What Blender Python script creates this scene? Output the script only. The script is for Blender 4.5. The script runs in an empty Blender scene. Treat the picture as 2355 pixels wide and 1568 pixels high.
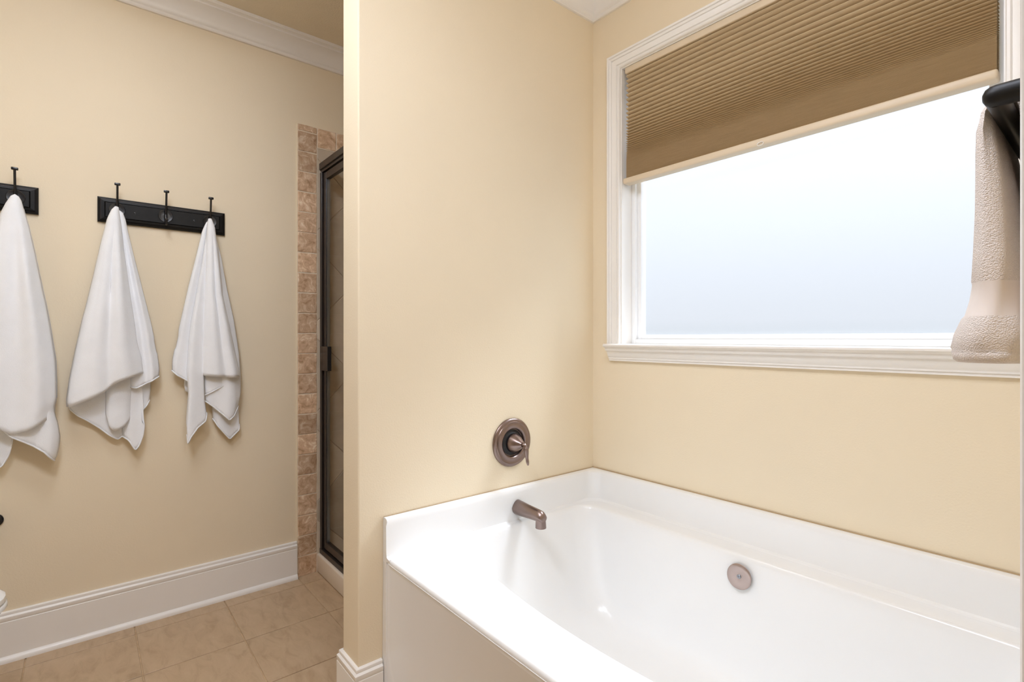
import bpy, bmesh, math, random
from mathutils import Vector, Matrix

scene = bpy.context.scene
COL = scene.collection
random.seed(7)
PI = math.pi

# ------------------------------------------------------------------ camera
cam_d = bpy.data.cameras.new('camera')
cam = bpy.data.objects.new('camera', cam_d)
COL.objects.link(cam)
YAW = math.radians(39.686)                      # angle between the view axis and the -X axis
cam.location = (1.539, -1.748, 1.21)
cam.rotation_euler = (PI / 2, 0, PI / 2 - YAW)
cam_d.sensor_width = 36.0
cam_d.lens = 36.0 * 1184.0 / 2355.0
cam_d.shift_y = -7.0 / 2355.0
cam_d.clip_start = 0.02
scene.camera = cam

# ------------------------------------------------------------------ world, exposure
w = bpy.data.worlds.new('overcast_sky')
scene.world = w
w.use_nodes = True
wt = w.node_tree
bg = wt.nodes['Background']
SKY = 1.48                                      # zenith radiance of the overcast sky
# overcast sky: brightest at the zenith, a third of that at the horizon, dim ground below
wtc = wt.nodes.new('ShaderNodeTexCoord')
wsp = wt.nodes.new('ShaderNodeSeparateXYZ')
wrm = wt.nodes.new('ShaderNodeValToRGB')
wmr = wt.nodes.new('ShaderNodeMapRange')
wmr.inputs['From Min'].default_value = -1.0
wmr.inputs['From Max'].default_value = 1.0
wt.links.new(wtc.outputs['Generated'], wsp.inputs[0])
wt.links.new(wsp.outputs[2], wmr.inputs['Value'])
wt.links.new(wmr.outputs[0], wrm.inputs[0])
we = wrm.color_ramp.elements
we[0].position = 0.485
we[0].color = (0.20, 0.22, 0.22, 1)
we[1].position = 0.515
we[1].color = (0.36, 0.373, 0.39, 1)
we2 = we.new(1.0)
we2.color = (0.88, 0.955, 1.05, 1)
wt.links.new(wrm.outputs[0], bg.inputs[0])
bg.inputs[1].default_value = SKY
vs = scene.view_settings
vs.view_transform = 'Standard'
vs.look = 'None'
vs.gamma = 1.0
vs.use_curve_mapping = False
vs.exposure = 0.3
scene.cycles.max_bounces = 14
scene.cycles.diffuse_bounces = 8
scene.cycles.transparent_max_bounces = 16
scene.cycles.sample_clamp_indirect = 6.0
scene.cycles.caustics_reflective = False
scene.cycles.caustics_refractive = False
# daylight enters here (portal: only guides the sampling of the sky)
pl = bpy.data.lights.new('window_portal', 'AREA')
pl.shape = 'RECTANGLE'
pl.size, pl.size_y = 1.19, 1.17
pl.cycles.is_portal = True
po = bpy.data.objects.new('window_portal', pl)
po.location = (0.7475, 0.112, 1.77)
po.rotation_euler = (-PI / 2, 0, 0)
COL.objects.link(po)

# hazy sun high outside the window
SUN = 8.0
sl = bpy.data.lights.new('hazy_sun', 'SUN')
sl.energy = SUN
sl.angle = math.radians(34)
sl.color = (0.92, 0.98, 1.06)
so = bpy.data.objects.new('hazy_sun', sl)
so.rotation_euler = (math.radians(-(90 - 52)), 0, math.radians(-12))
so.location = (1.0, 4.0, 6.0)
COL.objects.link(so)

# fill lamps added out of view: x, y, strength, colour, label
FILL_LAMPS = [(0.80, -2.00, 32.0, (0.90, 0.965, 1.11), 'round fill lamp added unseen above the picture, in the middle of the room'),
         (-0.12, -1.75, 14.5, (0.93, 0.965, 1.03), 'round fill lamp added unseen above the picture, near the hook rails'),
         (1.30, -1.30, 15.0, (0.89, 0.965, 1.13), 'round fill lamp added unseen above the picture, in front of the tub')]

# ------------------------------------------------------------------ helpers
WLOC = {}

def tag(o, label=None, cat=None, group=None, kind=None):
    if label: o['label'] = label
    if cat: o['category'] = cat
    if group: o['group'] = group
    if kind: o['kind'] = kind
    return o

def empty(name, loc, label=None, cat=None, group=None, kind=None):
    o = bpy.data.objects.new(name, None)
    o.empty_display_size = 0.05
    COL.objects.link(o)
    o.location = loc
    WLOC[o.name] = Vector(loc)
    return tag(o, label, cat, group, kind)

def link_mesh(name, me, mat, parent=None, smooth=False):
    o = bpy.data.objects.new(name, me)
    COL.objects.link(o)
    if mat is not None and not me.materials:
        me.materials.append(mat)
    if smooth:
        for p in me.polygons:
            p.use_smooth = True
    if parent is not None:
        o.parent = parent
        WLOC[o.name] = WLOC[parent.name]
    else:
        WLOC[o.name] = Vector((0, 0, 0))
    return o

def sharpen(me, deg):
    """smooth shading that keeps edges steeper than deg crisp"""
    bm = bmesh.new(); bm.from_mesh(me)
    lim = math.radians(deg)
    for e in bm.edges:
        if len(e.link_faces) == 2:
            e.smooth = e.calc_face_angle(0) < lim
    for f in bm.faces:
        f.smooth = True
    bm.to_mesh(me); bm.free()

def from_bm(name, bm, mat, parent=None, smooth=None, origin=None):
    """bm holds world coordinates; the object is placed at origin (or its parent's origin)"""
    off = WLOC[parent.name] if parent is not None else Vector(origin or (0, 0, 0))
    bmesh.ops.recalc_face_normals(bm, faces=bm.faces[:])
    bmesh.ops.translate(bm, vec=-off, verts=bm.verts[:])
    me = bpy.data.meshes.new(name)
    bm.to_mesh(me); bm.free()
    if smooth:
        sharpen(me, smooth)
    o = link_mesh(name, me, mat, parent)
    if parent is None:
        o.location = off
        WLOC[o.name] = off
    return o

def add(bm, vs_, fs):
    vv = [bm.verts.new(v) for v in vs_]
    out = []
    for f in fs:
        try:
            out.append(bm.faces.new([vv[i] for i in f]))
        except ValueError:
            pass
    return vv, out

def box(bm, x0, x1, y0, y1, z0, z1, bev=0.0, seg=2):
    vv, ff = add(bm, [(x0, y0, z0), (x1, y0, z0), (x1, y1, z0), (x0, y1, z0),
                      (x0, y0, z1), (x1, y0, z1), (x1, y1, z1), (x0, y1, z1)],
                 [(0, 3, 2, 1), (4, 5, 6, 7), (0, 1, 5, 4), (1, 2, 6, 5), (2, 3, 7, 6), (3, 0, 4, 7)])
    if bev > 0:
        es = list({e for f in ff for e in f.edges})
        bmesh.ops.bevel(bm, geom=es, offset=bev, segments=seg, affect='EDGES', profile=0.5)

def boxo(name, b, mat, parent=None, bev=0.0, seg=2, smooth=None, origin=None):
    bm = bmesh.new()
    box(bm, *b, bev=bev, seg=seg)
    return from_bm(name, bm, mat, parent, smooth, origin)

def grid(bm, rows, closed_u=False, closed_v=False, cap0=False, cap1=False):
    """rows: list of equally long point lists, bridged with quads"""
    R = [[bm.verts.new(p) for p in r] for r in rows]
    n = len(R[0]); m = len(R)
    for j in range(m if closed_v else m - 1):
        a = R[j]; b = R[(j + 1) % m]
        for i in range(n if closed_u else n - 1):
            k = (i + 1) % n
            try:
                bm.faces.new((a[i], a[k], b[k], b[i]))
            except ValueError:
                pass
    if cap0: bm.faces.new(list(reversed(R[0])))
    if cap1: bm.faces.new(R[-1])
    return R

def frame_of(d):
    d = Vector(d).normalized()
    up = Vector((0, 0, 1)) if abs(d.z) < 0.9 else Vector((0, 1, 0))
    a = d.cross(up).normalized()
    return d, a, a.cross(d)

def lathe(bm, base, axis, prof, n=32, cap0=True, cap1=True):
    """prof: (radius, distance along axis)"""
    d, a, b = frame_of(axis)
    base = Vector(base)
    rows = []
    for r, t in prof:
        rows.append([base + d * t + a * (math.cos(2 * PI * i / n) * r) + b * (math.sin(2 * PI * i / n) * r) for i in range(n)])
    grid(bm, rows, closed_u=True, cap0=cap0, cap1=cap1)

def tube(bm, pts, rad, n=12, cap=True, flat=1.0, flat_dir=None):
    """pts: centre line; rad: number or list"""
    pts = [Vector(p) for p in pts]
    rows = []
    prev = None
    for i, p in enumerate(pts):
        t = (pts[min(i + 1, len(pts) - 1)] - pts[max(i - 1, 0)]).normalized()
        if prev is None:
            if flat_dir is not None:
                a = Vector(flat_dir); a = (a - t * a.dot(t)).normalized()
            else:
                _, a, _ = frame_of(t)
        else:
            a = (prev - t * prev.dot(t)).normalized()
        prev = a
        b = t.cross(a)
        r = rad[i] if isinstance(rad, (list, tuple)) else rad
        rows.append([p + a * (math.cos(2 * PI * k / n) * r) + b * (math.sin(2 * PI * k / n) * r * flat) for k in range(n)])
    grid(bm, rows, closed_u=True, cap0=cap, cap1=cap)

def spline(pts, n):
    """Catmull-Rom through pts, n samples"""
    P = [Vector(p) for p in pts]
    P = [P[0] * 2 - P[1]] + P + [P[-1] * 2 - P[-2]]
    out = []
    segs = len(P) - 3
    for i in range(n):
        s = i / (n - 1) * segs
        k = min(int(s), segs - 1); t = s - k
        p0, p1, p2, p3 = P[k:k + 4]
        out.append(0.5 * ((2 * p1) + (p2 - p0) * t + (2 * p0 - 5 * p1 + 4 * p2 - p3) * t * t + (3 * p1 - p0 - 3 * p2 + p3) * t ** 3))
    return out

def arclen(pts, n):
    """resample a polyline to n points equally spaced along its length"""
    P = [Vector(p) for p in pts]
    L = [0.0]
    for a, b in zip(P, P[1:]):
        L.append(L[-1] + (b - a).length)
    out = []
    k = 0
    for i in range(n):
        s = L[-1] * i / (n - 1)
        while k < len(P) - 2 and L[k + 1] < s:
            k += 1
        t = (s - L[k]) / max(1e-9, L[k + 1] - L[k])
        out.append(P[k].lerp(P[k + 1], min(1, max(0, t))))
    return out

def mould(bm, path, prof, closed=False):
    """sweep a moulding along a horizontal polyline of wall points (x, y).
    prof: (d, z) with d measured to the left of the walking direction; corners are mitred."""
    P = [Vector((p[0], p[1])) for p in path]
    n = len(P)
    rows = []
    for i in range(n):
        dirs = []
        if i > 0 or closed: dirs.append((P[i] - P[i - 1]).normalized())
        if i < n - 1 or closed: dirs.append((P[(i + 1) % n] - P[i]).normalized())
        nr = [Vector((-d.y, d.x)) for d in dirs]
        m = nr[0] if len(nr) == 1 else (nr[0] + nr[1]) / (1 + nr[0].dot(nr[1]))
        rows.append([(P[i].x + m.x * d, P[i].y + m.y * d, z) for d, z in prof])
    grid(bm, rows, closed_u=True, closed_v=closed, cap0=not closed, cap1=not closed)

# ------------------------------------------------------------------ materials
def newmat(name):
    m = bpy.data.materials.new(name)
    m.use_nodes = True
    return m, m.node_tree, m.node_tree.nodes['Principled BSDF']

def coords(nt, kind='Object', scale=None):
    tc = nt.nodes.new('ShaderNodeTexCoord')
    if scale is None:
        return tc.outputs[kind]
    mp = nt.nodes.new('ShaderNodeMapping')
    mp.inputs['Scale'].default_value = scale
    nt.links.new(tc.outputs[kind], mp.inputs[0])
    return mp.outputs[0]

def noise(nt, vec, scale, detail=3.0, rough=0.5, dist=0.0):
    n = nt.nodes.new('ShaderNodeTexNoise')
    n.inputs['Scale'].default_value = scale
    n.inputs['Detail'].default_value = detail
    n.inputs['Roughness'].default_value = rough
    n.inputs['Distortion'].default_value = dist
    nt.links.new(vec, n.inputs['Vector'])
    return n

def ramp(nt, fac, stops):
    r = nt.nodes.new('ShaderNodeValToRGB')
    e = r.color_ramp.elements
    while len(e) < len(stops): e.new(0.5)
    for el, (p, c) in zip(e, stops):
        el.position = p
        el.color = (*c, 1) if len(c) == 3 else c
    nt.links.new(fac, r.inputs[0])
    return r

def bump(nt, bsdf, h, strength, dist):
    b = nt.nodes.new('ShaderNodeBump')
    b.inputs['Strength'].default_value = strength
    b.inputs['Distance'].default_value = dist
    nt.links.new(h, b.inputs['Height'])
    nt.links.new(b.outputs[0], bsdf.inputs['Normal'])
    return b

def solid(name, col, rough=0.5, metal=0.0, coat=0.0, spec=0.5, nscale=0, nvar=0.04, bstr=0, bdist=0.001, bscale=200):
    m, nt, b = newmat(name)
    b.inputs['Roughness'].default_value = rough
    b.inputs['Metallic'].default_value = metal
    b.inputs['Coat Weight'].default_value = coat
    b.inputs['Coat Roughness'].default_value = 0.06
    b.inputs['Specular IOR Level'].default_value = spec
    v = coords(nt)
    n = noise(nt, v, nscale or 6.0)
    lo = tuple(c * (1 - nvar) for c in col); hi = tuple(min(1, c * (1 + nvar)) for c in col)
    r = ramp(nt, n.outputs[0], [(0.3, lo), (0.7, hi)])
    nt.links.new(r.outputs[0], b.inputs['Base Color'])
    if bstr:
        n2 = noise(nt, v, bscale, 2.0)
        bump(nt, b, n2.outputs[0], bstr, bdist)
    return m

WALL = (0.80, 0.70, 0.53)
M_wall = solid('tan_wall_paint', WALL, rough=0.6, spec=0.25, nscale=2.0, nvar=0.015, bstr=0.22, bdist=0.002, bscale=190)
M_ceil = solid('tan_ceiling_paint', (0.80, 0.72, 0.58), rough=0.8, spec=0.15, nvar=0.03, bstr=0.6, bdist=0.003, bscale=140)
M_trim = solid('white_trim_paint', (0.84, 0.82, 0.79), rough=0.32, spec=0.45, nvar=0.012)
M_tub = solid('white_acrylic', (0.82, 0.825, 0.825), rough=0.22, coat=0.1, nvar=0.006)
M_china = solid('white_china', (0.86, 0.88, 0.89), rough=0.08, coat=0.5, nvar=0.006)
M_vinyl = solid('white_vinyl_frame', (0.86, 0.87, 0.88), rough=0.35, nvar=0.008)
M_grout = solid('sandy_grout', (0.56, 0.41, 0.255), rough=0.9, nscale=40, nvar=0.15, bstr=0.3, bscale=300)
M_grout2 = solid('pale_tile_grout', (0.52, 0.42, 0.31), rough=0.9, nscale=40, nvar=0.1, bstr=0.3, bscale=300)
M_grout3 = solid('cream_tile_grout', (0.74, 0.64, 0.51), rough=0.9, nscale=40, nvar=0.08, bstr=0.3, bscale=300)
M_bar = solid('matte_black_metal', (0.006, 0.006, 0.0065), rough=0.45, spec=0.3, nscale=20, nvar=0.2)
M_black = solid('black_painted_wood', (0.007, 0.0065, 0.006), rough=0.42, spec=0.22, nscale=30, nvar=0.3)
M_rub = solid('rubbed_edge_brown', (0.055, 0.03, 0.018), rough=0.4, nscale=30, nvar=0.4)
M_iron = solid('black_iron', (0.007, 0.007, 0.009), rough=0.26, metal=0.0, spec=0.6, nscale=20, nvar=0.2)
M_frame = solid('dark_bronze_frame', (0.022, 0.016, 0.013), rough=0.30, spec=0.6, nscale=10, nvar=0.15)
M_bronze = solid('brushed_bronze', (0.27, 0.205, 0.185), rough=0.30, metal=1.0, nscale=12, nvar=0.06)
M_bronze2 = solid('pale_bronze', (0.43, 0.345, 0.315), rough=0.28, metal=0.85, nscale=12, nvar=0.04)
M_dark = solid('dark_recess', (0.012, 0.011, 0.012), rough=0.5)
M_steel = solid('grey_steel', (0.28, 0.30, 0.33), rough=0.3, metal=0.9)
M_caulk = solid('tan_caulk', (0.42, 0.31, 0.18), rough=0.7)
M_curb = solid('cream_shower_curb', (0.74, 0.66, 0.56), rough=0.3, nvar=0.015)
M_ring = solid('clear_plastic', (0.80, 0.76, 0.70), rough=0.2)
M_paper = solid('white_tissue', (0.85, 0.85, 0.84), rough=0.9)

def mat_floor():
    m, nt, b = newmat('beige_floor_tile')
    v = coords(nt, 'Object')
    oi = nt.nodes.new('ShaderNodeObjectInfo')
    ad = nt.nodes.new('ShaderNodeVectorMath'); ad.operation = 'ADD'
    sc = nt.nodes.new('ShaderNodeVectorMath'); sc.operation = 'SCALE'
    cb = nt.nodes.new('ShaderNodeCombineXYZ')
    for i in range(3): nt.links.new(oi.outputs['Random'], cb.inputs[i])
    nt.links.new(cb.outputs[0], sc.inputs[0]); sc.inputs['Scale'].default_value = 37.0
    nt.links.new(v, ad.inputs[0]); nt.links.new(sc.outputs[0], ad.inputs[1])
    mp = nt.nodes.new('ShaderNodeMapping'); mp.inputs['Scale'].default_value = (1.0, 2.6, 1.0)
    mp.inputs['Rotation'].default_value = (0, 0, 0.5)
    nt.links.new(ad.outputs[0], mp.inputs[0])
    n1 = noise(nt, mp.outputs[0], 9.0, 6.0, 0.62, 0.6)
    r = ramp(nt, n1.outputs[0], [(0.28, (0.40, 0.285, 0.175)), (0.5, (0.50, 0.365, 0.235)), (0.75, (0.56, 0.42, 0.28))])
    nt.links.new(r.outputs[0], b.inputs['Base Color'])
    b.inputs['Roughness'].default_value = 0.45
    bump(nt, b, n1.outputs[0], 0.1, 0.002)
    return m
M_floor = mat_floor()

def mat_stone(name, stops, scale, rough=0.6, pit=0.5):
    m, nt, b = newmat(name)
    v = coords(nt, 'Object')
    oi = nt.nodes.new('ShaderNodeObjectInfo')
    cb = nt.nodes.new('ShaderNodeCombineXYZ')
    for i in range(3): nt.links.new(oi.outputs['Random'], cb.inputs[i])
    sc = nt.nodes.new('ShaderNodeVectorMath'); sc.operation = 'SCALE'; sc.inputs['Scale'].default_value = 51.0
    ad = nt.nodes.new('ShaderNodeVectorMath'); ad.operation = 'ADD'
    nt.links.new(cb.outputs[0], sc.inputs[0]); nt.links.new(v, ad.inputs[0]); nt.links.new(sc.outputs[0], ad.inputs[1])
    n1 = noise(nt, ad.outputs[0], scale, 8.0, 0.65, 1.2)
    r = ramp(nt, n1.outputs[0], stops)
    hsv = nt.nodes.new('ShaderNodeHueSaturation')
    mr = nt.nodes.new('ShaderNodeMapRange')
    mr.inputs['To Min'].default_value = 0.80; mr.inputs['To Max'].default_value = 1.16
    nt.links.new(oi.outputs['Random'], mr.inputs['Value'])
    nt.links.new(mr.outputs[0], hsv.inputs['Value'])
    nt.links.new(r.outputs[0], hsv.inputs['Color'])
    nt.links.new(hsv.outputs[0], b.inputs['Base Color'])
    b.inputs['Roughness'].default_value = rough
    bump(nt, b, n1.outputs[0], pit, 0.003)
    return m
M_trav = mat_stone('tumbled_travertine', [(0.30, (0.36, 0.215, 0.115)), (0.45, (0.58, 0.39, 0.25)), (0.56, (0.68, 0.49, 0.33)), (0.68, (0.90, 0.77, 0.62))], 24.0)
M_shtile = mat_stone('greige_wall_tile', [(0.3, (0.54, 0.46, 0.35)), (0.55, (0.60, 0.51, 0.40)), (0.8, (0.65, 0.56, 0.45))], 7.0, 0.4, 0.1)

def mat_terry(name, col, band=None, scale=520.0, dist=0.0022, strength=0.7):
    m, nt, b = newmat(name)
    v = coords(nt, 'Object')
    b.inputs['Roughness'].default_value = 0.95
    b.inputs['Specular IOR Level'].default_value = 0.1
    b.inputs['Sheen Weight'].default_value = 0.25
    b.inputs['Sheen Roughness'].default_value = 0.6
    n = noise(nt, v, 14.0, 3.0)
    r = ramp(nt, n.outputs[0], [(0.3, tuple(c * 0.96 for c in col)), (0.7, col)])
    nt.links.new(r.outputs[0], b.inputs['Base Color'])
    vo = nt.nodes.new('ShaderNodeTexVoronoi')
    vo.inputs['Scale'].default_value = scale
    nt.links.new(v, vo.inputs['Vector'])
    n2 = noise(nt, v, scale * 0.8, 2.0)
    mx = nt.nodes.new('ShaderNodeMath'); mx.operation = 'SUBTRACT'
    nt.links.new(n2.outputs[0], mx.inputs[0]); nt.links.new(vo.outputs['Distance'], mx.inputs[1])
    h = mx.outputs[0]
    if band:
        sp = nt.nodes.new('ShaderNodeSeparateXYZ'); nt.links.new(v, sp.inputs[0])
        g1 = nt.nodes.new('ShaderNodeMath'); g1.operation = 'GREATER_THAN'; g1.inputs[1].default_value = band[1]
        g2 = nt.nodes.new('ShaderNodeMath'); g2.operation = 'LESS_THAN'; g2.inputs[1].default_value = band[0]
        s = nt.nodes.new('ShaderNodeMath'); s.operation = 'ADD'
        mu = nt.nodes.new('ShaderNodeMath'); mu.operation = 'MULTIPLY'
        nt.links.new(sp.outputs[2], g1.inputs[0]); nt.links.new(sp.outputs[2], g2.inputs[0])
        nt.links.new(g1.outputs[0], s.inputs[0]); nt.links.new(g2.outputs[0], s.inputs[1])
        nt.links.new(s.outputs[0], mu.inputs[0]); nt.links.new(h, mu.inputs[1])
        h = mu.outputs[0]
    bump(nt, b, h, strength, dist)
    return m
M_towel = mat_terry('white_terry', (0.89, 0.915, 0.955), scale=420, dist=0.0012, strength=0.4)
M_hand = mat_terry('pinkish_beige_terry', (0.74, 0.67, 0.625), band=(0.055, 0.095), scale=620, dist=0.0016, strength=0.7)

def mat_fabric():
    m, nt, b = newmat('tan_shade_fabric')
    v = coords(nt, 'Object', (3, 3, 120))
    n = noise(nt, v, 6.0, 3.0)
    r = ramp(nt, n.outputs[0], [(0.3, (0.53, 0.415, 0.27)), (0.7, (0.60, 0.48, 0.32))])
    nt.links.new(r.outputs[0], b.inputs['Base Color'])
    b.inputs['Roughness'].default_value = 0.85
    b.inputs['Specular IOR Level'].default_value = 0.15
    tr = nt.nodes.new('ShaderNodeBsdfTranslucent')
    nt.links.new(r.outputs[0], tr.inputs[0])
    mx = nt.nodes.new('ShaderNodeMixShader'); mx.inputs[0].default_value = 0.03
    nt.links.new(b.outputs[0], mx.inputs[1]); nt.links.new(tr.outputs[0], mx.inputs[2])
    nt.links.new(mx.outputs[0], nt.nodes['Material Output'].inputs[0])
    return m
M_fabric = mat_fabric()
M_rail = solid('tan_shade_rail', (0.68, 0.57, 0.42), rough=0.4, nvar=0.015)

def mat_frost():
    m, nt, b = newmat('frosted_glass')
    v = coords(nt, 'Object')
    n = noise(nt, v, 240.0, 2.0)
    r = ramp(nt, n.outputs[0], [(0.3, (0.90, 0.93, 0.96)), (0.7, (0.96, 0.97, 0.99))])
    tr = nt.nodes.new('ShaderNodeBsdfTranslucent'); nt.links.new(r.outputs[0], tr.inputs[0])
    tp = nt.nodes.new('ShaderNodeBsdfTransparent'); tp.inputs[0].default_value = (0.97, 0.98, 1, 1)
    gl = nt.nodes.new('ShaderNodeBsdfGlossy'); gl.inputs['Roughness'].default_value = 0.35
    m1 = nt.nodes.new('ShaderNodeMixShader'); m1.inputs[0].default_value = 0.06
    m2 = nt.nodes.new('ShaderNodeMixShader'); m2.inputs[0].default_value = 0.03
    nt.links.new(tp.outputs[0], m1.inputs[1]); nt.links.new(tr.outputs[0], m1.inputs[2])
    nt.links.new(m1.outputs[0], m2.inputs[1]); nt.links.new(gl.outputs[0], m2.inputs[2])
    nt.links.new(m2.outputs[0], nt.nodes['Material Output'].inputs[0])
    nt.nodes.remove(b)
    return m
M_frost = mat_frost()

def mat_clear():
    m, nt, b = newmat('clear_door_glass')
    v = coords(nt, 'Object')
    n = noise(nt, v, 3.0, 2.0)
    r = ramp(nt, n.outputs[0], [(0.3, (0.93, 0.93, 0.92)), (0.7, (0.95, 0.95, 0.94))])
    tp = nt.nodes.new('ShaderNodeBsdfTransparent'); nt.links.new(r.outputs[0], tp.inputs[0])
    gl = nt.nodes.new('ShaderNodeBsdfGlossy'); gl.inputs['Roughness'].default_value = 0.02
    m1 = nt.nodes.new('ShaderNodeMixShader'); m1.inputs[0].default_value = 0.06
    nt.links.new(tp.outputs[0], m1.inputs[1]); nt.links.new(gl.outputs[0], m1.inputs[2])
    nt.links.new(m1.outputs[0], nt.nodes['Material Output'].inputs[0])
    nt.nodes.remove(b)
    return m
M_glass = mat_clear()

def mat_lamp(col, strength):
    m, nt, b = newmat('fill_lamp_diffuser')
    v = coords(nt, 'Object')
    n = noise(nt, v, 3.0)
    r = ramp(nt, n.outputs[0], [(0.3, tuple(c * 0.99 for c in col)), (0.7, col)])
    nt.links.new(r.outputs[0], b.inputs['Emission Color'])
    b.inputs['Emission Strength'].default_value = strength
    return m

# ------------------------------------------------------------------ key dimensions
XT = -1.16            # wall with the towels
XP0, XP1 = -0.123, 0.0   # partition between tub and shower
YE = -1.093           # free end of the partition
XR = 1.507            # wall at the foot of the tub
YR = -1.41            # free end of that wall
HC = 2.72             # ceiling
YF = -2.72            # wall behind the camera
XF = 3.0              # far side of the room
YB = -4.6             # far wall of an unseen deeper part, added to weaken bounce light
XB = 0.10             # where the added deeper part begins
TH = 0.13

# ------------------------------------------------------------------ structure
fl = tag(boxo('floor', (XT - TH, XF + TH, YB - TH, 0.13, -0.10, -0.004), M_grout), kind='structure')
gx0, gy0, pitch = -1.06, -1.587, 0.333
k = 0
for i in range(-1, 13):
    for j in range(-10, 5):
        x0 = max(gx0 + i * pitch, XT + 0.001); x1 = min(gx0 + (i + 1) * pitch, XF)
        y0 = max(gy0 + j * pitch, YB); y1 = min(gy0 + (j + 1) * pitch, -0.01)
        if y1 < YF and x0 < XB: continue
        if x1 - x0 < 0.02 or y1 - y0 < 0.02: continue
        if x0 >= -0.2 and x1 < XR and y0 > -0.99: continue      # under the tub
        if x0 < -0.12 and y0 > -0.80: continue                    # shower pan
        g = 0.0022
        boxo('floor_tile', (x0 + g, x1 - g, y0 + g, y1 - g, -0.010, 0.0), M_floor, fl, bev=0.0012, seg=1)

tag(boxo('ceiling', (XT - TH, XF + TH, YB - TH, 0.13, HC, HC + 0.1), M_ceil), kind='structure')
wl = tag(boxo('wall_left', (XT - TH, XT, YF, 0.0, -0.004, HC), M_wall), kind='structure')

# window wall with its opening
OX0, OX1, OZ0, OZ1 = 0.155, 1.34, 1.16, 2.352
bm = bmesh.new()
box(bm, XT - TH, OX0, 0.0, 0.13, -0.004, HC)
box(bm, OX1, XF + TH, 0.0, 0.13, -0.004, HC)
box(bm, OX0, OX1, 0.0, 0.13, -0.004, OZ0)
box(bm, OX0, OX1, 0.0, 0.13, OZ1, HC)
bmesh.ops.remove_doubles(bm, verts=bm.verts[:], dist=1e-5)
wb = tag(from_bm('wall_back', bm, M_wall), kind='structure')

def rounded_wall(name, x0, x1, y0, y1, r):
    """a stub wall whose free end at y0 has bull-nosed corners"""
    bm = bmesh.new()
    pts = [(x1, y1)]
    pts += [(x1 - r + r * math.cos(-a), y0 + r + r * math.sin(-a)) for a in [PI / 2 * i / 6 for i in range(7)]]
    pts += [(x0 + r - r * math.sin(a), y0 + r - r * math.cos(a)) for a in [PI / 2 * i / 6 for i in range(7)]]
    pts += [(x0, y1)]
    grid(bm, [[(x, y, z) for x, y in pts] for z in (-0.004, HC)], closed_u=True, cap0=True, cap1=True)
    return tag(from_bm(name, bm, M_wall, smooth=40), kind='structure')
wp = rounded_wall('wall_partition', XP0, XP1, YE, 0.0, 0.006)
rounded_wall('wall_right', XR, XR + 0.125, YR, 0.0, 0.004)
bm = bmesh.new()
grid(bm, [[(x, y, z) for x, y in ((XT - TH, YF), (XB, YF), (XB, YB), (XB - TH, YB), (XB - TH, YF - TH), (XT - TH, YF - TH))] for z in (-0.004, HC)], closed_u=True, cap0=True, cap1=True)
tag(from_bm('wall_front', bm, M_wall), kind='structure')
tag(boxo('wall_rear', (XB - TH, XF + TH, YB - TH, YB, -0.004, HC), M_wall), kind='structure')
tag(boxo('wall_side', (XF, XF + TH, YB, 0.0, -0.004, HC), M_wall), kind='structure')

# mouldings
BASE = [(0, 0.0), (0.028, 0.0), (0.028, 0.006), (0.025, 0.014), (0.019, 0.020), (0.0155, 0.022), (0.0155, 0.148),
        (0.0135, 0.150), (0.0155, 0.153), (0.0155, 0.166), (0.012, 0.170), (0.0095, 0.172), (0.0105, 0.176), (0.0095, 0.182), (0.006, 0.185), (0, 0.185)]
def moulding(name, path, prof, smooth=35, mat=M_trim):
    bm = bmesh.new()
    mould(bm, path, prof)
    return tag(from_bm(name, bm, mat, smooth=smooth), kind='structure')
moulding('baseboard_left', [(XT, -0.925), (XT, YF)], BASE)
# the walk keeps the room on the left hand
moulding('baseboard_partition', [(XP0, -0.83), (XP0, YE), (XP1, YE), (XP1, -1.016)], [(-d, z) for d, z in BASE])
moulding('baseboard_front', [(XT, YF), (XB, YF), (XB, YB), (XF, YB)], BASE)
CROWN = [(0, HC - 0.108), (0.010, HC - 0.108), (0.013, HC - 0.104), (0.013, HC - 0.094), (0.017, HC - 0.090), (0.021, HC - 0.084), (0.021, HC - 0.078),
         (0.024, HC - 0.070), (0.030, HC - 0.056), (0.040, HC - 0.042), (0.054, HC - 0.030), (0.064, HC - 0.025), (0.064, HC - 0.019),
         (0.070, HC - 0.015), (0.079, HC - 0.013), (0.083, HC - 0.008), (0.083, HC), (0, HC)]
moulding('trim_1', [(XT, 0.0), (XT, YF)], CROWN)
moulding('trim_2', [(XR, YR), (XR, 0.0), (XP1, 0.0), (XP1, YE), (XP0, YE), (XP0, 0.0), (XT, 0.0)], CROWN)
moulding('trim_3', [(XT, YF), (XB, YF), (XB, YB), (XF, YB), (XF, 0.0), (XR + 0.125, 0.0), (XR + 0.125, YR), (XR, YR)], CROWN)
bm = bmesh.new()
box(bm, XR - 0.0005, XR + 0.127, YR - 0.015, YR - 0.0005, 0.0, HC - 0.11, bev=0.003)
tag(from_bm('trim_4', bm, M_trim, smooth=40), kind='structure')

# ------------------------------------------------------------------ shower wall tiles
def slab(bm, poly, x0, x1, ch=0.0015):
    """poly in (y, z), extruded from x0 to x1 with a small chamfer"""
    n = len(poly)
    cy = sum(p[0] for p in poly) / n; cz = sum(p[1] for p in poly) / n
    def sh(p, s):
        d = math.hypot(p[0] - cy, p[1] - cz) or 1
        return (p[0] + (cy - p[0]) / d * s, p[1] + (cz - p[1]) / d * s)
    rows = [[(x0, *p) for p in poly], [(x1 - ch, *p) for p in poly], [(x1, *sh(p, ch * 1.4)) for p in poly]]
    grid(bm, rows, closed_u=True, cap0=True, cap1=True)

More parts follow.
